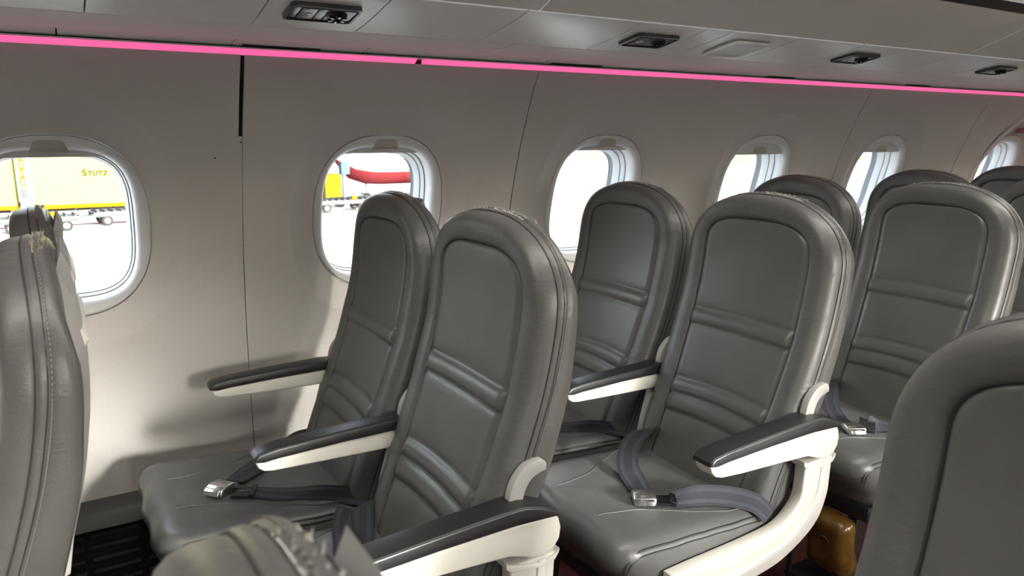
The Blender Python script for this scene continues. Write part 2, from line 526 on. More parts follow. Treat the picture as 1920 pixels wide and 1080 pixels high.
# emergency exit surround and its red sign
def exit_frame():
    P = []
    xc = 4.46
    pts = [(-0.36, 0.45), (-0.36, 0.80), (-0.345, 1.05), (-0.27, 1.20), (-0.14, 1.335), (0.0, 1.38), (0.14, 1.335), (0.27, 1.20), (0.345, 1.05), (0.36, 0.80), (0.36, 0.45)]
    for x, z in catmull(pts, 6): P.append((xc + x, Yw(z) + 0.001, z))
    return mesh('exit_frame', *tube(P, 0.012, 8), 'trim_plastic', 180)
child(exit_frame(), 'exit_frame', wall_l)
def exit_sign():
    V = []
    for x, z in ((4.36, 1.292), (4.52, 1.292), (4.52, 1.318), (4.36, 1.318)): V.append((x, Yw(z) - 0.001, z))
    V += [(x, y - 0.004, z) for x, y, z in V]
    return mesh('exit_sign', V, [(0, 1, 2, 3), (4, 5, 6, 7), (0, 1, 5, 4), (1, 2, 6, 5), (2, 3, 7, 6), (3, 0, 4, 7)], 'red_sign', 30)
tag(obj('exit_sign', exit_sign()), 'small dark red sign above the emergency exit window', 'sign')

# ------------------------------------------------------------------ pink light strip, ceiling, bins
def sweep(profile, x0, x1, name, mat, smooth=35, cap=True):
    """closed (y, z) profile run along x"""
    n = len(profile)
    V = [(x0, y, z) for y, z in profile] + [(x1, y, z) for y, z in profile]
    F = [(k, (k + 1) % n, n + (k + 1) % n, n + k) for k in range(n)]
    if cap: F += [tuple(range(n)), tuple(range(n, 2 * n))]
    return mesh(name, V, F, mat, smooth)
def mirror_y(pts): return [(2 * YC - y, z) for y, z in pts]

strip_prof = [(1.9595, 1.4740), (1.9385, 1.4850), (1.9385, 1.4866), (1.975, 1.4866), (1.975, 1.4740)]
lip_prof = [(1.9365, 1.4862), (1.9350, 1.4895), (1.975, 1.4905), (1.975, 1.4867), (1.938, 1.4867)]
led = empty('light_strip', (2.2, 1.96, 1.48))
tag(led, 'glowing pink light strip along the top of the window wall', 'light strip')
segs = [(XA, 0.413), (0.416, 0.872), (0.90, 2.52), (2.53, 4.4), (4.41, XB)]
for a, b in segs:
    o = obj('lit_diffuser', sweep(strip_prof, a, b, 'lit_diffuser', 'pink_led'), led, (-2.2, -1.96, -1.48))
o = obj('cover_lip', sweep(lip_prof, XA, XB, 'cover_lip', 'trim_plastic'), led, (-2.2, -1.96, -1.48))
led2 = tag(empty('light_strip', (2.2, 2 * YC - 1.96, 1.48)), 'glowing pink light strip above the windows across the aisle', 'light strip')
obj('lit_diffuser', sweep(mirror_y(strip_prof), XA, XB, 'lit_diffuser', 'pink_led'), led2, (-2.2, -(2 * YC - 1.96), -1.48))

ceiling = struct(empty('ceiling', (2.2, YC, 2.05)), 'pale grey plastic ceiling with overhead bins and service panels', 'ceiling')
CEI = (-2.2, -YC, -2.05)
def cobj(name, me): return obj(name, me, ceiling, CEI)
def panel_prof(pts, t=0.012):
    """open lower polyline (y, z) -> closed slab"""
    return list(pts) + [(y, z + t) for y, z in reversed(pts)]
def panel_obj(name, pts, x0, x1, mat, mirror=False, t=0.012, edge=0.0018):
    """slab with softly rounded lengthwise edges"""
    p = list(pts)
    e = edge
    p = [(p[0][0], p[0][1] + e)] + [(p[0][0] + (p[1][0] - p[0][0]) * 0.02, p[0][1])] + p[1:-1] + [(p[-1][0] + (p[-2][0] - p[-1][0]) * 0.02, p[-1][1])] + [(p[-1][0], p[-1][1] + e)]
    prof = panel_prof(p, t)
    if mirror: prof = mirror_y(prof)
    return cobj(name, sweep(prof, x0, x1, name, mat, 30))
REAR = [(1.945, 1.4925), (1.915, 1.4965), (1.882, 1.4998)]
BAND = [(1.878, 1.4993), (1.80, 1.4955), (1.72, 1.4965), (1.634, 1.5000)]
MODU = [(1.630, 1.5010), (1.56, 1.5095), (1.48, 1.5235), (1.42, 1.5355), (1.404, 1.5400)]
BIN = [(1.398, 1.5415), (1.355, 1.5580), (1.27, 1.5900), (1.176, 1.6260)]
g = 0.0016
# backing so that nothing shows through the joints
for mir in (False, True):
    pr = [(1.9765, 1.4746), (2.03, 1.4746), (2.03, 1.545), (1.9765, 1.545)]
    cobj('wall_top_backing', sweep(mirror_y(pr) if mir else pr, XA, XB, 'wall_top_backing', 'black'))
    pr = [(2.224, 0.20), (2.275, 0.20), (2.275, 0.36), (2.224, 0.36)]
    cobj('wall_foot_backing', sweep(mirror_y(pr) if mir else pr, XA, XB, 'wall_foot_backing', 'black'))
    pr = [(1.99, 1.506), (1.88, 1.513), (1.63, 1.513), (1.41, 1.553), (1.41, 1.562), (1.63, 1.525), (1.99, 1.525)]
    cobj('panel_backing', sweep(mirror_y(pr) if mir else pr, XA, XB, 'panel_backing', 'black'))
def run(name, pts, joints, mat, mir=False):
    xs = [XA] + [j for j in joints if XA < j < XB] + [XB]
    for a, b in zip(xs[:-1], xs[1:]):
        panel_obj(name, pts, a + (g if a > XA else 0), b - (g if b < XB else 0), mat, mir)
MJ = [-1.30, -1.08, -0.77, -0.46, -0.24, 0.070, 0.365, 0.584, 0.891, 1.213, 1.422, 1.512, 1.772, 2.058, 2.270, 2.560, 2.895, 3.110, 3.42, 3.74, 3.95, 4.27, 4.59, 4.80, 5.12, 5.44, 5.65]
RJ = [-0.80, 0.026, 0.385, 0.716, 1.28, 1.639, 2.15, 2.577, 3.10, 3.55, 4.1, 4.6, 5.1]
BJ = [-1.2, -0.40, 0.998, 2.577, 3.4, 4.2, 5.0]
NJ = [-0.66, 0.915, 2.60, 4.28]
for mir in (False, True):
    run('service_panel', MODU, MJ, 'ceiling_plastic', mir)
    run('rear_panel', REAR, RJ, 'ceiling_plastic', mir)
    run('band_panel', BAND, BJ, 'ceiling_plastic', mir)
    run('bin_base', BIN, NJ, 'bin_plastic', mir)
    # dark grip channel and bin door
    pr = [(1.174, 1.6275), (1.166, 1.6320), (1.150, 1.6480), (1.176, 1.668), (1.20, 1.640)]
    cobj('grip_channel', sweep(mirror_y(pr) if mir else pr, XA, XB, 'grip_channel', 'dark_plastic'))
    run('bin_door', [(1.150, 1.6480), (1.10, 1.700), (1.045, 1.80), (1.03, 1.92), (1.06, 2.05)], NJ, 'bin_plastic', mir)
prc = [(1.10, 2.045), (0.95, 2.075), (YC, 2.09), (2 * YC - 0.95, 2.075), (2 * YC - 1.10, 2.045)]
cobj('centre_panel', sweep(prc + [(y, z + 0.02) for y, z in reversed(prc)], XA, XB, 'centre_panel', 'bin_plastic'))
# dark cut-outs in the rear panels beside the light strip
for k, (a, b) in enumerate([(0.41, 0.60), (1.31, 1.50), (2.27, 2.42), (3.15, 3.32)]):
    pr = [(1.952, 1.4905), (1.925, 1.4938), (1.925, 1.4975), (1.952, 1.4955)]
    cobj('mask_slot', sweep(pr, a, b, 'mask_slot', 'black'))
# aisle ceiling lamps
def ceiling_lamp(x0, x1, k):
    t = tag(empty('ceiling_light', ((x0 + x1) / 2, YC, 2.08)), 'long white ceiling light panel above the aisle beside ' + ['the edge-on seats', 'the looped strap seat', 'the grass strip window', 'the emergency exit'][k], 'light', 'ceiling lights above the aisle')
    me = sweep([(YC - 0.16, 2.062), (YC + 0.16, 2.062), (YC + 0.16, 2.068), (YC - 0.16, 2.068)], x0, x1, 'diffuser', 'ceiling_lamp')
    obj('diffuser', me, t, (-(x0 + x1) / 2, -YC, -2.08))
    fr = Geo().add(*box(x0 - .01, x1 + .01, YC - .175, YC - .161, 2.055, 2.085)).add(*box(x0 - .01, x1 + .01, YC + .161, YC + .175, 2.055, 2.085))
    fr.add(*box(x0 - .01, x0 - .001, YC - .161, YC + .161, 2.055, 2.085)).add(*box(x1 + .001, x1 + .01, YC - .161, YC + .161, 2.055, 2.085))
    obj('lamp_frame', fr.mesh('lamp_frame', 'bin_plastic', 30), t, (-(x0 + x1) / 2, -YC, -2.08))
for k in range(4): ceiling_lamp(-1.3 + 1.85 * k, 0.45 + 1.85 * k, k)

# ------------------------------------------------------------------ reading light and air vent units
def unit_slope():
    return math.atan2(1.5315 - 1.5130, 1.545 - 1.44)
UN_ANG = math.atan2(0.041, 0.23)
def service_unit(x, label, mirror=False):
    y, z = 1.503, 1.5155
    if mirror: y = 2 * YC - y
    root = tag(empty('reading_light_unit', (x, y, z), (UN_ANG if mirror else -UN_ANG, 0, 0)), label, 'light unit', 'reading light and vent units under the bins')
    hx, hy, dz = 0.070, 0.044, -0.0015
    def rrect(hx, hy, r, n=5):
        out = []
        for cx, cy, a0 in ((hx - r, hy - r, 0), (-hx + r, hy - r, 90), (-hx + r, -hy + r, 180), (hx - r, -hy + r, 270)):
            for k in range(n + 1):
                a = rad(a0 + 90 * k / n); out.append((cx + r * math.cos(a), cy + r * math.sin(a)))
        return out
    # bezel ring
    A, B = rrect(hx, hy, .012), rrect(hx - .006, hy - .006, .008); n = len(A)
    V = [(*p, 0.004) for p in A] + [(*p, -0.004) for p in A] + [(*p, -0.005) for p in B] + [(*p, 0.004) for p in B]
    obj('bezel', mesh('bezel', V, grid_faces(4, n, True), 'unit_grey', 35), root)
    obj('base_plate', prism(B, 0.0005, 0.004, 'dark_plastic', 'base_plate', axis='z'), root)
    lp = obj('lamp_button', prism(rrect(0.0155, 0.030, .002), -0.0035, 0.001, 'unit_grey', 'lamp_button', bevel=.001, axis='z'), root, (-0.030, 0.002, 0))
    obj('lamp_lens', mesh('lamp_lens', *lathe([(0.0001, -0.0055), (0.008, -0.0050), (0.0105, -0.0038), (0.0105, 0)], 18, 'z'), 'lens', 40), lp)
    obj('call_button', prism(rrect(0.009, 0.030, .002), -0.0030, 0.001, 'unit_grey', 'call_button', bevel=.001, axis='z'), root, (-0.0035, 0.002, 0))
    obj('side_pad', prism(rrect(0.0075, 0.030, .002), -0.0025, 0.001, 'unit_grey', 'side_pad', bevel=.001, axis='z'), root, (-0.0545, 0.002, 0))
    vn = obj('vent_plate', prism(rrect(0.028, 0.030, .002), -0.0030, 0.001, 'unit_grey', 'vent_plate', bevel=.001, axis='z'), root, (0.035, 0.002, 0))
    nz = Geo().add(*lathe([(0.020, 0.0), (0.021, -0.004), (0.019, -0.008), (0.015, -0.011), (0.010, -0.007), (0.0001, -0.006)], 24, 'z'))
    for k in range(6):
        a = 2 * math.pi * k / 6
        v, f = box(-0.002, 0.002, 0.009, 0.0185, -0.0125, -0.006)
        nz.add([(x_ * math.cos(a) - y_ * math.sin(a), x_ * math.sin(a) + y_ * math.cos(a), z_) for x_, y_, z_ in v], f)
    obj('vent_nozzle', nz.mesh('vent_nozzle', 'gloss_black', 40), vn, (-0.006, -0.002, 0))
    return root
service_unit(0.475, 'reading light and air vent unit above the seat pair by the red aircraft window')
service_unit(1.318, 'reading light and air vent unit beside the ribbed speaker grille')
service_unit(2.164, 'reading light and air vent unit one unit past the ribbed speaker grille')
service_unit(3.003, 'reading light and air vent unit two units past the ribbed speaker grille')
service_unit(3.845, 'reading light and air vent unit near the emergency exit window')

def speaker():
    x, y, z = 1.642, 1.512, 1.5138
    t = tag(empty('speaker_grille', (x, y, z), (-UN_ANG, 0, 0)), 'ribbed pale grey speaker grille set in the overhead panel', 'speaker')
    hx, hy = 0.074, 0.066
    def rr(hx, hy, r, n=5):
        out = []
        for cx, cy, a0 in ((hx - r, hy - r, 0), (-hx + r, hy - r, 90), (-hx + r, -hy + r, 180), (hx - r, -hy + r, 270)):
            for k in range(n + 1):
                a = rad(a0 + 90 * k / n); out.append((cx + r * math.cos(a), cy + r * math.sin(a)))
        return out
    A, B, Cc = rr(hx, hy, .02), rr(hx - .010, hy - .010, .014), rr(hx - .016, hy - .016, .01); n = len(A)
    V = [(*p, 0.002) for p in A] + [(*p, -0.003) for p in A] + [(*p, -0.004) for p in B] + [(*p, 0.001) for p in Cc]
    obj('grille_frame', mesh('grille_frame', V, grid_faces(4, n, True), 'ceiling_plastic', 35), t)
    obj('grille_back', prism(Cc, 0.001, 0.003, 'dark_plastic', 'grille_back', axis='z'), t)
    slat = Geo().add(*box(-0.0018, 0.0018, -(hy - .018), hy - .018, -0.0008, 0.0015)).mesh('slat', 'ceiling_plastic', 30)
    for k in range(13):
        obj('slat', slat, t, (-(hx - .022) + k * (2 * (hx - .022)) / 12, 0, 0))
speaker()

# ------------------------------------------------------------------ floor, ledges, end walls
fl = Geo().add(*box(XA, XB, -0.80, 2.28, -0.06, 0.0)).mesh('floor', 'carpet', None)
struct(obj('floor', fl), 'dark red cabin carpet', 'floor')
ledge = [(2.205, 0.300), (2.200, 0.296), (2.192, 0.288), (2.172, 0.276), (2.160, 0.262), (2.150, 0.232), (2.205, 0.226)]
for side, nm in ((0, 'baseboard_left'), (1, 'baseboard_right')):
    root = struct(empty(nm, (2.2, 2.18 if side == 0 else 2 * YC - 2.18, 0)), 'dark grey air return ledge along the foot of the sidewall' + ('' if side == 0 else ' across the aisle'), 'baseboard')
    off = (-2.2, -root.location.y, 0)
    m = (lambda p: mirror_y(p)) if side else (lambda p: p)
    obj('ledge', sweep(m(ledge), XA, XB, 'ledge', 'ledge_grey', 45), root, off)
    obj('kick_panel', sweep(m([(2.185, 0.236), (2.175, 0.0), (2.26, 0.0), (2.26, 0.236)]), XA, XB, 'kick_panel', 'black'), root, off)
    sl = sweep(m([(2.168, 0.0), (2.160, 0.004), (2.168, 0.010), (2.182, 0.010), (2.182, 0.0)]), 0, 0.115, 'vent_slat', 'dark_plastic')
    if side == 0:
        for k in range(8):
            for r in range(5):
                obj('vent_slat', sl, root, (-2.2 - 0.30 + k * 0.135, -root.location.y, 0.205 - r * 0.036))
for nm, x0, x1 in (('light_stop_front', XA - 0.05, XA), ('light_stop_back', XB, XB + 0.05)):  # unseen end walls, added so sky light doesn't flood in through the open ends
    prof = [(-0.80, 0.0), (2.28, 0.0), (2.26, 1.0), (2.0, 1.56), (1.3, 2.1), (0.2, 2.1), (-0.52, 1.56), (-0.78, 1.0)]
    struct(obj(nm, sweep(prof, x0, x1, nm, 'wall_plastic')), 'plain grey end wall added to keep daylight out at the ' + ('front' if nm == 'light_stop_front' else 'rear'), 'wall')

# ------------------------------------------------------------------ seats
PITCH = 0.785
X0 = 0.40                                     # seat-local x = cabin x - X0 - row offset
_px = np.array([.38, .41, .50, .60, .70, .80, .92, 1.03, 1.10, 1.15])
_xx = np.array([.490, .500, .535, .572, .612, .648, .677, .688, .684, .678]) - X0
_pc = np.polyfit(_px, _xx, 4)
def Xp(z): return float(np.polyval(_pc, z))
def thick(z): return float(np.interp(z, [.38, .5, .7, .9, 1.0, 1.06, 1.15], [.090, .095, .097, .084, .076, .065, .058]))
ZB, ZT, HW = 0.400, 1.136, 0.231
NS, NA = 120, 22                               # points on each straight side and each quarter of the arch
def u_path(hw_fn, za, arch, n, zb=ZB):
    L = []
    for k in range(NS):
        z = zb + (za - zb) * k / NS; L.append((-hw_fn(z), z))
    for k in range(NA):
        a = math.pi / 2 * k / NA
        L.append((-hw_fn(za) * math.cos(a) ** (2 / n), za + arch * math.sin(a) ** (2 / n)))
    L.append((0.0, za + arch))
    return L
def hw_out(z): return HW - 0.014 * (1 - float(sstep(0.40, 0.80, z)))
def hw_in(z): return 0.163 - 0.012 * (1 - float(sstep(0.42, 0.85, z)))
OUT = u_path(hw_out, ZT - 0.175, 0.175, 2.35)
INN = u_path(hw_in, 1.075 - 0.085, 0.085, 2.9)
def full(L): return L + [(-y, z) for y, z in reversed(L[:-1])]
OUTF, INNF = full(OUT), full(INN)
NP = len(OUTF)
def outward():
    P = np.array(OUTF); T = np.gradient(P, axis=0); T /= np.linalg.norm(T, axis=1)[:, None] + 1e-12
    return np.stack([-T[:, 1], T[:, 0]], 1)
ONRM = outward()
def station(b, o, dfun):
    R = []
    for (yi, zi), (yo, zo), nn in zip(INNF, OUTF, ONRM):
        y, z = yi + (yo - yi) * b + nn[0] * o, zi + (zo - zi) * b + nn[1] * o
        z = max(z, ZB)
        R.append((Xp(z) + dfun(z), y, z))
    return R
def cst(d): return lambda z: d
RIBS = [0.826, 0.784, 0.648, 0.608, 0.562]
def make_backrest_meshes():
    M = {}
    T = thick
    st = [(0.0, 0, cst(.0030)), (0.025, 0, cst(-.0025)), (0.07, 0, cst(-.0055)), (0.20, 0, cst(-.0068)), (0.42, 0, cst(-.0074)), (0.62, 0, cst(-.0066)), (0.80, 0, cst(-.0025)),
          (0.91, 0, cst(.004)), (0.97, 0, cst(.014)), (1.0, 0, cst(.025)), (0.99, 0, cst(.0300)), (1.0, .002, cst(.0335)), (1.0, .003, cst(.039)), (1.0, .001, cst(.043)),
          (1.0, .004, cst(.047)), (1.0, .005, lambda z: .047 + (T(z) - .047) * .4), (1.0, .003, lambda z: .047 + (T(z) - .047) * .75), (0.985, 0, lambda z: T(z) - .003), (0.90, 0, lambda z: T(z) + .002), (0.70, 0, lambda z: T(z) + .003)]
    V = []
    for s in st: V += station(*s)
    # small leather undulation along the bolster
    V = [(x + 0.0012 * math.sin(31 * z + 9 * y) * math.sin(13 * z), y, z) for x, y, z in V]
    M['bolster'] = mesh('bolster', V, grid_faces(len(st), NP), 'leather', 180)
    # inner padded panel with its sewn rolls
    NV = 18; V = []
    half = len(INN)
    zs = [zz for _, zz in INN]
    for k in range(half):
        yi, zi = INN[k]
        for j in range(NV + 1):
            u = -1 + 2 * j / NV
            u = math.copysign(1 - (1 - abs(u)) ** 1.4, u)
            y, z = u * abs(yi), zi
            d = 0.0
            # dip of the seams, swell of the rolls between them
            sec = [ZB - 0.05] + sorted(RIBS) + [1.075]
            zz = z + 0.010 * (u * u) * (1 if z < 0.70 else 0.3) - 0.003
            for a, b_ in zip(sec[:-1], sec[1:]):
                if a <= zz <= b_:
                    t = (zz - a) / (b_ - a); h = 0.0100 if (b_ - a) < 0.06 else 0.0055
                    d = -h * (max(0.0, 1 - abs(2 * t - 1) ** (2.2 if (b_ - a) < 0.06 else 10))) ** 0.6
            ed = min((1 - abs(u)) * abs(yi), (1.075 - z) if z > 0.95 else 9)
            d = d * float(sstep(-0.003, 0.007, ed)) + 0.0030 * (1 - float(sstep(0.0, 0.005, ed)))
            V.append((Xp(z) + d, y, z))
    M['panel'] = mesh('front_panel', V, grid_faces(half, NV + 1), 'leather_panel', 180)
    # piping in the panel seam and the two edge seams
    def seam_path(b, o, dd): return [(Xp(z) + dd, y, z) for (_, y, z) in station(b, o, cst(0))][::2]
    M['piping'] = mesh('piping', *tube(seam_path(0.006, 0, .0008), 0.0017, 5), 'leather_seam', 180)
    M['seam1'] = mesh('edge_seam', *tube(seam_path(1.0, 0.0005, .0300), 0.0013, 5), 'leather_seam', 180)
    M['seam2'] = mesh('edge_seam', *tube(seam_path(1.0, 0.0012, .0432), 0.0013, 5), 'leather_seam', 180)
    # stitches beside the seam
    G = Geo(); R = station(1.0, 0.0052, cst(.0475)); acc = 0; last = np.array(R[0])
    for k in range(1, len(R)):
        p = np.array(R[k]); v = p - last; L = np.linalg.norm(v)
        n = max(1, int(L / 0.0062))
        for q in range(n):
            c = last + v * ((q + 0.5) / n)
            if c[2] < 0.42: continue
            t = v / (L + 1e-9) * 0.0021
            w = np.array([0.0007, 0, 0])
            h = np.array([0, ONRM[k][0], ONRM[k][1]]) * 0.0006
            vv = [c - t - w, c + t - w, c + t + w, c - t + w, c - t - w + h, c + t - w + h, c + t + w + h, c - t + w + h]
            G.add(vv, [(0, 1, 2, 3), (4, 5, 6, 7), (0, 1, 5, 4), (1, 2, 6, 5), (2, 3, 7, 6), (3, 0, 4, 7)])
        last = p
    M['stitch'] = G.mesh('stitching', 'thread', None)
    # plastic shell over the rear
    V = []; NV = 8
    R = station(0.93, 0, lambda z: T(z) + .001); R2 = [r for r in R]
    for k in range(half):
        x, y, z = R2[k]
        for j in range(NV + 1):
            u = -1 + 2 * j / NV
            V.append((x + 0.012 * (1 - u ** 4) * float(sstep(1.14, 1.04, z)), u * abs(y), z))
    M['shell'] = mesh('back_shell', V, grid_faces(half, NV + 1), 'shell_grey', 180)
    # bottom closing of the cushion
    # fuzzy hook-and-loop strip left on the top rear edge
    G = Geo(); P = []
    for k in range(41):
        y = -0.10 + 0.20 * k / 40
        zt = ZT - 0.175 + 0.175 * max(0, 1 - abs(y / HW) ** 2.35) ** (1 / 2.35)
        P.append((Xp(zt) + 0.049, y, zt + 0.0010))
    G.add(*ribbon(P, [(1, 0, 0)] * len(P), 0.012, 0.003))
    for k in range(170):
        y = random.uniform(-0.10, 0.10); zt = ZT - 0.175 + 0.175 * max(0, 1 - abs(y / HW) ** 2.35) ** (1 / 2.35)
        x = Xp(zt) + 0.049 + random.uniform(-0.006, 0.006); h = random.uniform(0.0005, 0.0048); dx, dy = random.uniform(-.004, .004), random.uniform(-.005, .005)
        w = 0.0011
        G.add([(x - w, y - w, zt + .002), (x + w, y - w, zt + .002), (x, y + w, zt + .002), (x + dx, y + dy, zt + .003 + h)], [(0, 1, 3), (1, 2, 3), (2, 0, 3)])
    M['velcro'] = G.mesh('fastener_strip', 'velcro', None); M['velcro_tan'] = G.mesh('fastener_strip', 'tan_velcro', None)
    return M
BM_ = make_backrest_meshes()

# lower parts -------------------------------------------------------------
def cushion_mesh():
    lx, ly, lz = 0.50, 0.462, 0.150
    def warp(p):
        x, y, z = p
        cx = x + 0.095 + lx / 2 - X0
        t = (x + lx / 2) / lx                   # 0 front .. 1 rear
        top = z > 0
        zc = z + 0.387
        if top:
            zc += 0.006 - 0.030 * t
            zc -= 0.010 * math.exp(-((y / 0.13) ** 2 + ((t - 0.62) / 0.25) ** 2))
            zc += 0.0014 * math.sin(46 * y + 17 * x) * math.sin(21 * x + 2) * (1 - t) + 0.0007 * math.sin(70 * x - 26 * y)
        cx += 0.012 * (1 - (y / 0.23) ** 2) * (-1 if t < 0.2 else 0)
        if t < 0.16: cx += -0.004 * math.sin(40 * y + 1.0)
        if not top: cx += 0.05 * (1 - t) * (1 if z < -0.02 else 0.3)
        return np.array([cx, y, zc])
    return mesh('seat_cushion', *rbox((lx, ly, lz), 0.046, (26, 22, 8), warp), 'leather_cushion', 180)
CUSH = cushion_mesh()
def cush_z(x, y):
    """top of the cushion, seat-local x"""
    t = (x + X0 - 0.095) / 0.50
    xb = x + X0 - 0.345
    rip = 0.0014 * math.sin(46 * y + 17 * xb) * math.sin(21 * xb + 2) * (1 - t) + 0.0007 * math.sin(70 * xb - 26 * y)
    return rip + 0.387 + 0.075 + 0.006 - 0.030 * t - 0.010 * math.exp(-((y / 0.13) ** 2 + ((t - 0.62) / 0.25) ** 2))
def welt(y, dz):
    P = []
    for k in range(14):
        x = 0.54 - 0.385 * k / 13 - X0; P.append((x, y, cush_z(x, y) - dz))
    x = P[-1][0]; z = P[-1][2]
    for a in (20, 45, 70, 90): P.append((x - 0.045 * math.sin(rad(a)), y * 0.992, z - 0.045 * (1 - math.cos(rad(a)))))
    return P
WELT = [mesh('cushion_seam', *tube(catmull(welt(s * (0.222), 0.0165), 3), 0.0024, 5), 'leather_seam', 180) for s in (-1, 1)]
WELT2 = [mesh('cushion_seam', *tube(catmull(welt(s * (0.2275), 0.026), 3), 0.0018, 5), 'leather_seam', 180) for s in (-1, 1)]
def topseam():
    G = Geo()
    for sg in (-1, 1):
        pts = [(0.50, .205), (0.42, .190), (0.34, .150), (0.26, .105), (0.19, .088), (0.150, .085)]
        P = [(x - X0, sg * y, cush_z(x - X0, sg * y) + 0.0002) for x, y in catmull(pts, 5)]
        x0, z0 = P[-1][0], P[-1][2]
        for a in (25, 50, 75, 90): P.append((x0 - 0.010 * 0 - 0.056 * math.sin(rad(a)), sg * .084, z0 - 0.047 * (1 - math.cos(rad(a)))))
        G.add(*tube(P, 0.0014, 5))
    return G.mesh('panel_seam', 'leather', 180)
TOPSEAM = topseam()
PAN = mesh('seat_pan', *rbox((0.42, 0.44, 0.05), 0.012, (6, 6, 3), lambda p: p + np.array([0.36 - X0, 0, 0.298])), 'dark_plastic', 40)
ARM_BODY = [(.284, .618), (.288, .606), (.300, .594), (.318, .588), (.376, .583), (.50, .577), (.592, .571), (.618, .562), (.641, .553), (.664, .551), (.683, .559), (.696, .576), (.699, .597), (.694, .616), (.684, .628), (.60, .627), (.46, .625), (.33, .620)]
ARM_PAD = [(.279, .6215), (.280, .630), (.290, .639), (.330, .645), (.46, .653), (.58, .659), (.622, .659), (.655, .650), (.690, .6325), (.693, .6225), (.60, .6275), (.46, .6255), (.33, .6205), (.300, .6175)]
INNER_BODY = [(.284, .618), (.288, .606), (.300, .597), (.318, .594), (.40, .591), (.50, .588), (.592, .586), (.625, .590), (.640, .606), (.638, .626), (.60, .627), (.46, .625), (.33, .620)]
INNER_PAD = [(.279, .6215), (.280, .630), (.290, .639), (.330, .645), (.46, .651), (.58, .655), (.618, .653), (.640, .640), (.642, .6285), (.60, .6275), (.46, .6255), (.33, .6205), (.300, .6175)]
def loc(poly): return [(x - X0, z) for x, z in poly]
M_ARMB = prism(loc(ARM_BODY), -.024, .024, 'ivory', 'arm_body', .005)
M_ARMP = prism(loc(ARM_PAD), -.029, .029, 'arm_pad', 'arm_pad', .008, 4)
M_INB = prism(loc(INNER_BODY), -.020, .020, 'ivory', 'arm_body', .005)
M_INP = prism(loc(INNER_PAD), -.026, .026, 'arm_pad', 'arm_pad', .008, 4)
def smooth_poly(outer, inner, n=5):
    a = [tuple(p) for p in catmull(outer, n)]; b = [tuple(p) for p in catmull(inner, n)]
    return a + b[::-1]
FR_OUT = [(.692, .548), (.690, .50), (.684, .445), (.648, .382), (.556, .331), (.468, .312), (.30, .300), (.20, .297)]
FR_IN = [(.598, .548), (.596, .50), (.586, .456), (.530, .416), (.441, .405), (.32, .401), (.27, .400), (.20, .397)]
M_FRAME = prism(loc(smooth_poly(FR_OUT, FR_IN)), -.015, .015, 'ivory', 'side_frame', .004)
FR_OUT2 = [(.672, .542), (.668, .50), (.660, .452), (.628, .402), (.548, .356), (.464, .338), (.30, .328), (.215, .325)]
FR_IN2 = [(.655, .542), (.650, .50), (.642, .460), (.612, .415), (.540, .374), (.462, .356), (.30, .346), (.215, .343)]
M_RIDGE = prism(loc(smooth_poly(FR_OUT2, FR_IN2)), -.0185, .0185, 'trim_plastic', 'frame_ridge', .003)
M_CAPLIP = prism(loc([(.588, .556), (.600, .550), (.640, .540), (.670, .538), (.692, .545), (.700, .553), (.698, .545), (.690, .534), (.660, .528), (.60, .536), (.588, .545)]), -.019, .019, 'ivory', 'pivot_lip', .002)
M_LINK = prism(loc([(.585, .60), (.632, .60), (.615, .52), (.580, .40), (.535, .40), (.556, .50)]), -.010, .010, 'shell_grey', 'arm_link', .003)
HOOK_O = [(.606, .600), (.606, .650), (.616, .688), (.640, .714), (.672, .722), (.684, .712)]
HOOK_I = [(.636, .600), (.634, .645), (.642, .674), (.654, .690), (.672, .698), (.684, .700)]
M_HOOK = prism(loc(smooth_poly(HOOK_O, HOOK_I)), -.009, .009, 'shell_grey', 'hinge_bracket', .004)
def leg_mesh(front):
    x = 0.20 if front else 0.50
    dx = -0.03 if front else 0.05
    return prism([(x - X0 - .018, .28), (x - X0 + .018, .28), (x - X0 + dx + .02, 0.012), (x - X0 + dx + .05, 0.0), (x - X0 + dx - .05, 0.0), (x - X0 + dx - .02, 0.012)], -.014, .014, 'dark_plastic', 'leg', .003)
M_LEGF, M_LEGR = leg_mesh(True), leg_mesh(False)
# literature pocket on the rear of the backrest
POCK = [(x - .022, z) for x, z in [(.742, 1.085), (.752, 1.090), (.760, 1.055), (.783, 1.040), (.800, 1.012), (.792, .998), (.775, .975), (.760, .96), (.750, 1.0)]]
CARD = [(x - .018, z) for x, z in [(.775, 1.128), (.784, 1.104), (.780, 1.050), (.770, 1.022), (.758, 1.040), (.762, 1.085)]]
M_POCK = prism(loc(POCK), -.150, .150, 'ivory', 'literature_pocket', .003)
M_CARD = prism(loc(CARD), -.095, .095, 'card', 'leaflet', .001)
M_TRAY = prism(loc([(.712, .70), (.724, .705), (.768, .955), (.756, .960)]), -.19, .19, 'ivory', 'tray_table', .003)

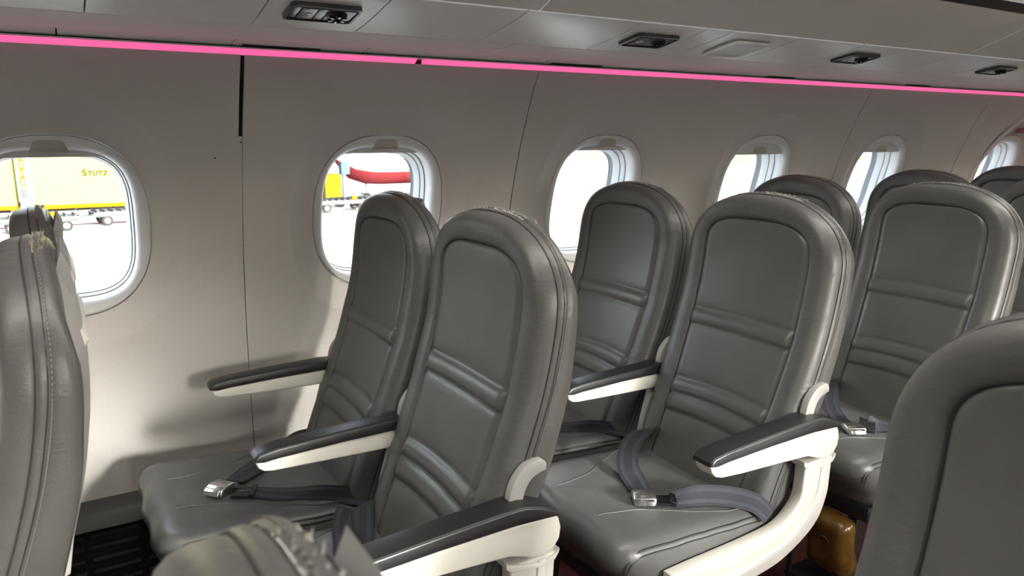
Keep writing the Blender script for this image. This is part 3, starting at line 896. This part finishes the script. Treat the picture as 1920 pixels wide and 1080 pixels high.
# belts -------------------------------------------------------------------
def webbing(pts, wd, parent, width=0.047, name='strap'):
    P = catmull(pts, 7); D = catmull(wd, 7)
    G = Geo().add(*ribbon(P, D, width)); w = G.mesh(name, 'webbing', 60)
    o = obj(name, w, parent)
    # lighter woven bands near the edges
    T = np.gradient(P, axis=0); T /= np.linalg.norm(T, axis=1)[:, None] + 1e-12
    E_ = Geo()
    for s in (-1, 1):
        Q = []
        for p, t, d_ in zip(P, T, D):
            w_ = d_ - t * np.dot(d_, t); w_ /= np.linalg.norm(w_) + 1e-9
            Q.append(p + w_ * s * width * 0.27)
        E_.add(*ribbon(Q, D, width * 0.18, 0.0030))
    obj('woven_band', E_.mesh('woven_band', 'webbing_edge', 60), o)
    return o
def buckle_mesh():
    # lift-flap buckle: body narrowing to the strap, flap raised at the free end; local +x is the free end
    G = Geo()
    poly = [(-.030, .000), (.028, .000), (.030, .008), (.026, .0165), (.010, .020), (-.018, .0175), (-.030, .010)]
    return prism(poly, -.026, .026, 'silver', 'buckle', .005, 3)
M_BUCK = buckle_mesh()
M_FLAP = prism([(.016, .020), (.033, .013), (.036, .004), (.033, .002), (.030, .010), (.012, .0175)], -.021, .021, 'chrome', 'release_flap', .002)
M_TONG = prism([(-.022, .004), (.022, .004), (.022, .008), (-.022, .008)], -.022, .022, 'gloss_black', 'tongue', .001)
M_TBAR = prism([(-.006, .002), (.006, .002), (.006, .013), (-.006, .013)], -.025, .025, 'gloss_black', 'slider_bar', .003)
def buckle(parent, p, rz, tilt=0.0):
    b = obj('buckle', M_BUCK, parent, p, (0, tilt, rz)); obj_f = obj('release_flap', M_FLAP, b)
    return b

GROUP = 'grey leather airline seats'
def make_seat(name, x, yc, side, label, recline=0.0, inner_arm=None, aisle=False, belt=None, pocket=True, window_arm=False, lower=True, tan=False):
    """side: -1 when the aisle lies towards -y"""
    root = tag(empty(name, (x, yc, 0)), label, 'seat', GROUP)
    back = obj('backrest', BM_['bolster'], root)
    if recline:
        back.location = (0.0, 0, 0)
        # hinge at the foot of the backrest
        hx, hz = Xp(0.45), 0.45
        R = Matrix.Translation((hx, 0, hz)) @ Matrix.Rotation(recline, 4, 'Y') @ Matrix.Translation((-hx, 0, -hz))
        back.matrix_local = R
    obj('front_panel', BM_['panel'], back); obj('piping', BM_['piping'], back)
    obj('edge_seam', BM_['seam1'], back); obj('edge_seam', BM_['seam2'], back); obj('stitching', BM_['stitch'], back)
    obj('back_shell', BM_['shell'], back); obj('fastener_strip', BM_['velcro_tan'] if tan else BM_['velcro'], back)
    if pocket:
        obj('literature_pocket', M_POCK, back); obj('leaflet', M_CARD, back); obj('tray_table', M_TRAY, back)
    if lower:
        cu = obj('seat_cushion', CUSH, root)
        obj('cushion_seam', WELT[0], cu); obj('cushion_seam', WELT[1], cu); obj('cushion_seam', WELT2[0], cu); obj('cushion_seam', WELT2[1], cu); obj('panel_seam', TOPSEAM, cu)
        obj('seat_pan', PAN, root)
        for s in (-1, 1):
            obj('leg', M_LEGF, root, (0, s * 0.16, 0)); obj('leg', M_LEGR, root, (0, s * 0.16, 0))
    if aisle:
        ya = side * 0.250
        a = empty('aisle_armrest', (0, ya, 0), parent=root)
        obj('arm_body', M_ARMB, a); obj('arm_pad', M_ARMP, a)
        f = obj('side_frame', M_FRAME, root, (0, ya, 0)); obj('frame_ridge', M_RIDGE, f); obj('pivot_lip', M_CAPLIP, f)
        obj('hinge_bracket', M_HOOK, root, (0, side * 0.238, 0))
    if inner_arm is not None:
        a = empty('armrest', (0, inner_arm, 0), parent=root)
        obj('arm_body', M_INB, a); obj('arm_pad', M_INP, a); obj('arm_link', M_LINK, a)
        obj('hinge_bracket', M_HOOK, root, (0, inner_arm, 0))
    if belt:
        bt = empty('seat_belt', (0, 0, 0), parent=root)
        belt(bt)
    return root

def belt_a1(b):
    c = lambda x, y, e=0.003: (x - X0, y, cush_z(x - X0, y) + e)
    webbing([(.545 - X0, .215, .452), c(.49, .185, .012), c(.42, .118, .010), c(.345, .052, .014), c(.285, -.005, .011)], [(-.3, 1, .3), (-.4, .6, .6), (-.5, .6, .6), (-.6, .7, .35), (-.65, .75, 0)], b)
    buckle(b, c(.247, -.042, .006), rad(180 + 40), 0)
    t = obj('tongue', M_TONG, b, c(.287, -.075, .004), (0, 0, rad(-22))); obj('slider_bar', M_TBAR, b, c(.312, -.085, .005), (0, 0, rad(-22)))
    webbing([c(.312, -.085, .011), c(.377, -.120, .007), c(.45, -.160, .010), c(.51, -.200, .008), (.555 - X0, -.225, .435)], [(.35, .9, 0), (.4, .9, .2), (.4, .8, .5), (.4, .8, .5), (.2, .9, .4)], b)
def belt_c1(b):
    c = lambda x, y, e=0.003: (x - X0, y, cush_z(x - X0, y) + e)
    webbing([(.520 - X0, .222, .430), (.502 - X0, .205, .478), c(.478, .150, .016), c(.452, .080, .010), c(.432, .010, .007), c(.42, -.06, .006)], [(1, 0, .3)] * 6, b)
    webbing([(.470 - X0, .222, .470), c(.448, .190, .010), c(.428, .120, .014), c(.405, .050, .010), c(.392, -.010, .007), c(.38, -.08, .006)], [(1, 0, .12)] * 6, b)
def belt_c2(b):
    c = lambda x, y, e=0.003: (x - X0, y, cush_z(x - X0, y) + e)
    webbing([(.535 - X0, .215, .430), (.520 - X0, .180, .488), (.470 - X0, .140, .512), (.400 - X0, .110, .500), c(.350, .060, .030), c(.330, .005, .012), c(.310, -.035, .011)],
            [(1, -.1, .2), (1, -.3, .2), (.8, -.55, .1), (.75, -.66, .1), (.78, -.6, .15), (.8, -.5, .1), (.85, -.45, 0)], b, 0.054)
    buckle(b, c(.285, -.075, .006), rad(180 + 58), 0)
    obj('tongue', M_TONG, b, c(.322, -.105, .004), (0, 0, rad(-30))); obj('slider_bar', M_TBAR, b, c(.338, -.115, .006), (0, 0, rad(-35)))
    webbing([c(.338, -.115, .012), c(.400, -.140, .022), c(.450, -.175, .024), c(.495, -.212, .014), (.520 - X0, -.236, .430)], [(.6, .7, .2), (.45, .5, .7), (.4, .45, .8), (.4, .45, .8), (.5, .4, .75)], b)
def belt_c3(b):
    c = lambda x, y, e=0.003: (x - X0, y, cush_z(x - X0, y) + e)
    webbing([(.535 - X0, .205, .430), (.500 - X0, .165, .500), (.440 - X0, .120, .505), c(.375, .070, .028), c(.325, .005, .014), c(.305, -.035, .011)],
            [(1, -.1, .2), (1, -.3, .2), (.8, -.6, .0), (.75, -.65, .1), (.8, -.5, .0), (.85, -.45, 0)], b)
    buckle(b, c(.278, -.072, .006), rad(180 + 58), 0)
    obj('tongue', M_TONG, b, c(.335, -.075, .012), (rad(20), rad(-25), rad(35)))
    webbing([c(.345, -.068, .020), c(.40, -.110, .014), c(.455, -.170, .014), (.520 - X0, -.232, .430)], [(.6, -.5, .4), (.65, .75, .1), (.65, .75, .1), (.7, .4, .6)], b)
def belt_a2(b):
    c = lambda x, y, e=0.003: (x - X0, y, cush_z(x - X0, y) + e)
    webbing([(.545 - X0, .215, .452), c(.49, .185, .012), c(.42, .118, .010), c(.345, .052, .014), c(.285, -.005, .011)], [(-.3, 1, .3), (-.4, .6, .6), (-.5, .6, .6), (-.6, .7, .35), (-.65, .75, 0)], b)
    buckle(b, c(.247, -.042, .006), rad(180 + 40), 0)
    webbing([c(.30, -.080, .011), c(.377, -.120, .007), c(.45, -.160, .010), c(.51, -.200, .008), (.555 - X0, -.225, .435)], [(.35, .9, 0), (.4, .9, .2), (.4, .8, .5), (.4, .8, .5), (.2, .9, .4)], b)

YA, YCs = 1.768, 1.258
def rx(r): return X0 + PITCH * (r - 1)
make_seat('airline_seat', rx(1), YA, -1, 'grey leather window seat with silver belt buckle, in front of red aircraft window', belt=belt_a1, window_arm=True, inner_arm=0.252)
make_seat('airline_seat', rx(1), YCs, -1, 'grey leather aisle seat with two navy straps hanging down over its cushion', belt=belt_c1, aisle=True, inner_arm=0.246)
make_seat('airline_seat', rx(2), YA, -1, 'grey leather window seat in front of the plain white window, its cushion mostly hidden', belt=belt_a2, inner_arm=0.252)
make_seat('airline_seat', rx(2), YCs, -1, 'grey leather aisle seat with silver buckle mid-cushion and its looped navy strap', belt=belt_c2, aisle=True, inner_arm=0.246)
make_seat('airline_seat', rx(3), YA, -1, 'grey leather window seat covering the lower part of the grass strip window', inner_arm=0.252)
make_seat('airline_seat', rx(3), YCs, -1, 'grey leather aisle seat with buckle at its edge and amber pouch underneath', belt=belt_c3, aisle=True, inner_arm=0.246)
make_seat('airline_seat', rx(4), YA, -1, 'grey leather window seat between the grass strip window seat and the exit window seat', inner_arm=0.252)
make_seat('airline_seat', rx(4), YCs, -1, 'grey leather aisle seat directly behind the amber pouch seat', aisle=True, inner_arm=0.246)
make_seat('airline_seat', rx(5), YA, -1, 'grey leather window seat rising in front of the emergency exit window', inner_arm=0.252)
make_seat('airline_seat', rx(5), YCs, -1, 'grey leather aisle seat beside the emergency exit row window seat', aisle=True, inner_arm=0.246)
make_seat('airline_seat', rx(0) + 0.014, YA, -1, 'grey leather window seat seen edge-on beside the yellow container window', inner_arm=0.252, tan=True)
make_seat('airline_seat', rx(0) + 0.018, YCs, -1, 'grey leather aisle seat seen edge-on with card and pocket behind its headrest', aisle=True, inner_arm=0.246, tan=True)
# the camera's own side of the aisle
YD = 2 * YC - YCs - 0.030
make_seat('airline_seat', rx(1) + 0.020, YD, 1, 'grey leather seat across the aisle with smooth panelled headrest and no belt in view', aisle=True)
make_seat('airline_seat', rx(0) + 0.066, YD + 0.02, 1, 'blurred grey leather seat top with frayed fastener strip and upright card, across the aisle', aisle=True, recline=rad(5.0))

# ------------------------------------------------------------------ life vest pouch below the third row aisle seat
def pouch():
    t = tag(empty('life_vest_pouch', (1.70, 1.125, 0.02)), 'amber plastic life vest pouch under the aisle seat behind the looped strap', 'pouch')
    def warp(p):
        x, y, z = p
        return np.array([x + 0.10 * z + 0.006 * math.sin(40 * z + 20 * y), y + 0.004 * math.sin(35 * z), z + 0.006 * math.sin(30 * y)])
    obj('pouch_body', mesh('pouch_body', *rbox((0.075, 0.130, 0.165), 0.030, (10, 12, 12), warp), 'pouch_amber', 180), t, (0, 0, 0.175), (0, rad(-14), 0))
    ring_ = [(0.026 * math.cos(a), 0.026 * math.sin(a)) for a in np.linspace(0, 2 * math.pi, 24, endpoint=False)]
    P = [(-0.0385, y * 0.8, z * 0.8) for y, z in ring_]
    obj('printed_ring', mesh('printed_ring', *tube(P, 0.002, 5, closed=True), 'pouch_dark', 180), t, (0.004, 0.0, 0.190), (0, rad(-14), 0))
    obj('holder_tray', mesh('holder_tray', *box(-0.06, 0.07, -0.095, 0.095, 0.045, 0.058), 'dark_plastic', 30), t)
    obj('holder_strap', prism([(-.06, .02), (-.052, .02), (-.045, .26), (-.053, .26)], .078, .090, 'dark_plastic', 'holder_strap'), t)
    obj('holder_foot', mesh('holder_foot', *box(-0.05, 0.05, -0.08, 0.08, -0.02, 0.046), 'dark_plastic', 30), t)
pouch()

# ------------------------------------------------------------------ outdoors
GZ = -2.6
def plane_obj(name, x0, x1, y0, y1, z, mat, label, cat):
    return struct(obj(name, mesh(name, [(x0, y0, z), (x1, y0, z), (x1, y1, z), (x0, y1, z)], [(0, 1, 2, 3)], mat)), label, cat)
plane_obj('ground', -300, 500, -300, 400, GZ, 'concrete', 'bright concrete airport apron', 'apron')
plane_obj('grass_verge', 84, 132, 74, 125, GZ + 0.02, 'grass', 'pale green grass strip beyond the apron', 'grass')
plane_obj('painted_line', -8, 9, 37.8, 38.35, GZ + 0.01, 'paint_line', 'faded red line painted on the apron', 'line')

def container(x, y, w, h, dp, label, text=False):
    t = tag(empty('site_container', (x, y, GZ)), label, 'container')
    obj('body', prism([(-w / 2, .34), (w / 2, .34), (w / 2, h), (-w / 2, h)], 0, dp, 'yellow_sheet', 'body', .04), t)
    obj('bottom_rail', mesh('bottom_rail', *box(-w / 2 - .04, w / 2 + .04, -.06, dp + .06, .16, .36), 'yellow_rim', 30), t)
    for sx in (-1, 1):
        for yy in (.15, dp - .15):
            obj('foot', mesh('foot', *box(sx * (w / 2 - .2) - .12, sx * (w / 2 - .2) + .12, yy - .12, yy + .12, 0, .17), 'trolley_grey', 30), t)
    if text:
        for s, size, px in (('S', 0.46, 0.0), ('TUTZ', 0.34, 0.255)):
            c = bpy.data.curves.new('lettering', 'FONT'); c.body = s; c.size = size; c.extrude = 0.006; c.offset = 0.014; c.space_character = 1.1
            c.materials.append(MAT['letter_ink'])
            tmp = bpy.data.objects.new('lettering_curve', c); COL.objects.link(tmp)
            bpy.context.view_layer.update(); dg = bpy.context.evaluated_depsgraph_get()
            me = bpy.data.meshes.new_from_object(tmp.evaluated_get(dg)); bpy.data.objects.remove(tmp)
            o = bpy.data.objects.new('lettering', me); put(o, t)
            o.location = (1.02 - x + px, -0.01, (CAM_Z - 0.0458 * y) - GZ); o.rotation_euler = (rad(90), 0, 0)
container(3.6, 45.0, 9.6, 5.4, 2.6, 'pale yellow site container with dark lettering beyond the window', True)
container(-6.2, 45.4, 8.4, 5.4, 2.6, 'plain pale yellow site container beside the lettered one')
def hoist(x, y):
    t = tag(empty('hoist_chain', (x, y, GZ)), 'rusty orange hoist chain hanging between the yellow containers', 'hoist')
    for k in range(5):
        P = [(0.10 * math.cos(a) * (1 if k % 2 == 0 else 0.55), 0.0 if k % 2 == 0 else 0.05 * math.cos(a), 3.3 - 0.42 * k + 0.26 * math.sin(a)) for a in np.linspace(0, 2 * math.pi, 18, endpoint=False)]
        obj('chain_link', mesh('chain_link', *tube(P, 0.035, 6, closed=True), 'yellow_rim', 180), t)
    obj('hook_block', mesh('hook_block', *rbox((.26, .2, .5), .05, (4, 4, 4), lambda p: p + np.array([0, 0, 1.05])), 'trolley_grey', 40), t)
    obj('mast', mesh('mast', *box(0.16, 0.22, 0, 0.06, 0, 5.6), 'trolley_grey', 30), t)
    obj('mast_head', mesh('mast_head', *box(-0.2, 0.22, 0, 0.06, 5.5, 5.6), 'trolley_grey', 30), t)
hoist(-1.60, 44.6)

WHEEL = mesh('wheel', *lathe([(.12, -.07), (.20, -.075), (.225, -.05), (.225, .05), (.20, .075), (.12, .07)], 22), 'tyre', 40)
HUB = mesh('hub', *lathe([(.13, -.085), (.10, -.095), (.04, -.10), (.04, .1), (.10, .095), (.13, .085)], 18), 'hub', 40)
def trolley(x, y, rz, label, load=None):
    t = tag(empty('baggage_trolley', (x, y, GZ), (0, 0, rz)), label, 'trolley', 'baggage trolleys on the apron')
    d_ = Geo().add(*box(-1.45, 1.45, -.7, .7, .52, .60)); obj('deck', d_.mesh('deck', 'trolley_deck', 30), t)
    r_ = Geo()
    for s in (-1, 1): r_.add(*box(-1.45, 1.45, s * .66 - .03, s * .66 + .03, .40, .52))
    obj('chassis', r_.mesh('chassis', 'trolley_grey', 30), t)
    for k in range(9):
        obj('roller', mesh('roller', *lathe([(.045, -.66), (.045, .66)], 8), 'trolley_grey', 40), t, (-1.3 + k * .325, 0, .645))
    for sx in (-.95, .95):
        obj('axle', mesh('axle', *lathe([(.04, -.66), (.04, .66)], 8), 'trolley_grey', 40), t, (sx, 0, .25))
        for sy in (-.58, .58):
            w = obj('wheel', WHEEL, t, (sx, sy, .225)); obj('hub', HUB, w)
        obj('axle_mount', mesh('axle_mount', *box(sx - .06, sx + .06, -.5, .5, .25, .42), 'trolley_grey', 30), t)
    obj('drawbar', mesh('drawbar', *tube([(-1.45, 0, .45), (-2.0, 0, .42), (-2.55, 0, .34)], .035, 6), 'trolley_grey', 40), t)
    obj('end_guard', mesh('end_guard', *tube([(1.42, -.62, .6), (1.42, -.62, .82), (1.42, .62, .82), (1.42, .62, .6)], .03, 6), 'trolley_grey', 40), t)
    obj('brake_box', mesh('brake_box', *rbox((.26, .2, .2), .03, (3, 3, 3), lambda p: p + np.array([.5, -.62, .72])), 'safety_yellow', 40), t)
    return t
trolley(-0.95, 36.2, rad(4), 'low flat baggage trolley nearest the edge-on seats in the window')
trolley(2.45, 37.6, rad(8), 'flat baggage trolley with yellow brake box coupled behind another')
trolley(12.45, 37.9, rad(2), 'low flat baggage trolley parked in front of the red aircraft')

def aircraft():
    t = tag(empty('parked_aircraft', (18.2, 43.6, GZ)), 'parked white aircraft with red belly beyond the apron', 'aircraft')
    L0, L1, R, zc = -4.2, 11.0, 1.75, 2.69
    def body(a0, a1, mat, name, rr):
        V = []; n = 24
        xs = np.linspace(L0, L1, 17)
        for x in xs:
            s = 1.0
            if x < L0 + 2.5: s = math.sqrt(max(0.02, 1 - ((L0 + 2.5 - x) / 2.5) ** 2))
            if x > L1 - 5: s = 1 - 0.55 * ((x - L1 + 5) / 5) ** 1.6
            for k in range(n + 1):
                a = rad(a0 + (a1 - a0) * k / n); V.append((x, rr * s * math.cos(a), zc + rr * s * math.sin(a)))
        return obj(name, mesh(name, V, grid_faces(len(xs), n + 1), mat, 60), t)
    body(-33, 213, 'aircraft_white', 'upper_fuselage', R)
    body(212, 328, 'aircraft_red', 'belly', R)
    for s in (-1, 1):
        obj('wing', prism([(1.0, s * 1.2), (5.0, s * 1.2), (6.6, s * 7.5), (5.4, s * 7.5)], zc - 1.0, zc - .84, 'aircraft_red', 'wing', .03, axis='z'), t)
        e = obj('engine', mesh('engine', *lathe([(.45, -1.2), (.62, -1.0), (.66, -.2), (.58, .8), (.36, 1.5)], 20), 'aircraft_red', 40), t, (2.0, s * 3.3, zc - 1.25), (0, 0, rad(-90)))
        g_ = obj('landing_gear', mesh('landing_gear', *tube([(3.4, s * 1.1, zc - 1.2), (3.4, s * 1.3, .35)], .07, 8), 'hub', 40), t)
        obj('gear_wheel', WHEEL, g_, (3.4, s * 1.3, .30), (0, 0, 0))
    n = obj('nose_gear', mesh('nose_gear', *tube([(-2.2, 0, zc - 1.5), (-2.2, 0, .3)], .06, 8), 'hub', 40), t); obj('gear_wheel', WHEEL, n, (-2.2, 0, .225))
    obj('tail_fin', prism([(7.0, zc + 1.4), (10.6, zc + .7), (11.8, zc + 4.6), (10.0, zc + 4.6)], -.09, .09, 'aircraft_red', 'tail_fin', .03), t)
    st = obj('stripe', mesh('stripe', *box(-3.2, 8, -R - .02, -R + .03, zc + .30, zc + .42), 'aircraft_red', 30), t)
aircraft()
def steps():
    t = tag(empty('loading_unit', (12.75, 40.3, GZ)), 'yellow loading unit standing beside the red aircraft', 'loader')
    obj('housing', mesh('housing', *rbox((.95, .8, 1.30), .08, (4, 4, 4), lambda p: p + np.array([0, 0, 1.17])), 'safety_yellow', 40), t)
    obj('top_box', mesh('top_box', *rbox((.5, .5, .7), .05, (3, 3, 3), lambda p: p + np.array([.85, .2, 2.1])), 'marker_blue', 40), t)
    obj('post', mesh('post', *box(.70, .80, .15, .25, 0, 1.8), 'trolley_grey', 30), t)
    for sx in (-.4, .4):
        for sy in (-.35, .35): obj('wheel', WHEEL, t, (sx, sy, .225))
    obj('base', mesh('base', *box(-.55, .55, -.42, .42, .28, .52), 'trolley_grey', 30), t)
steps()
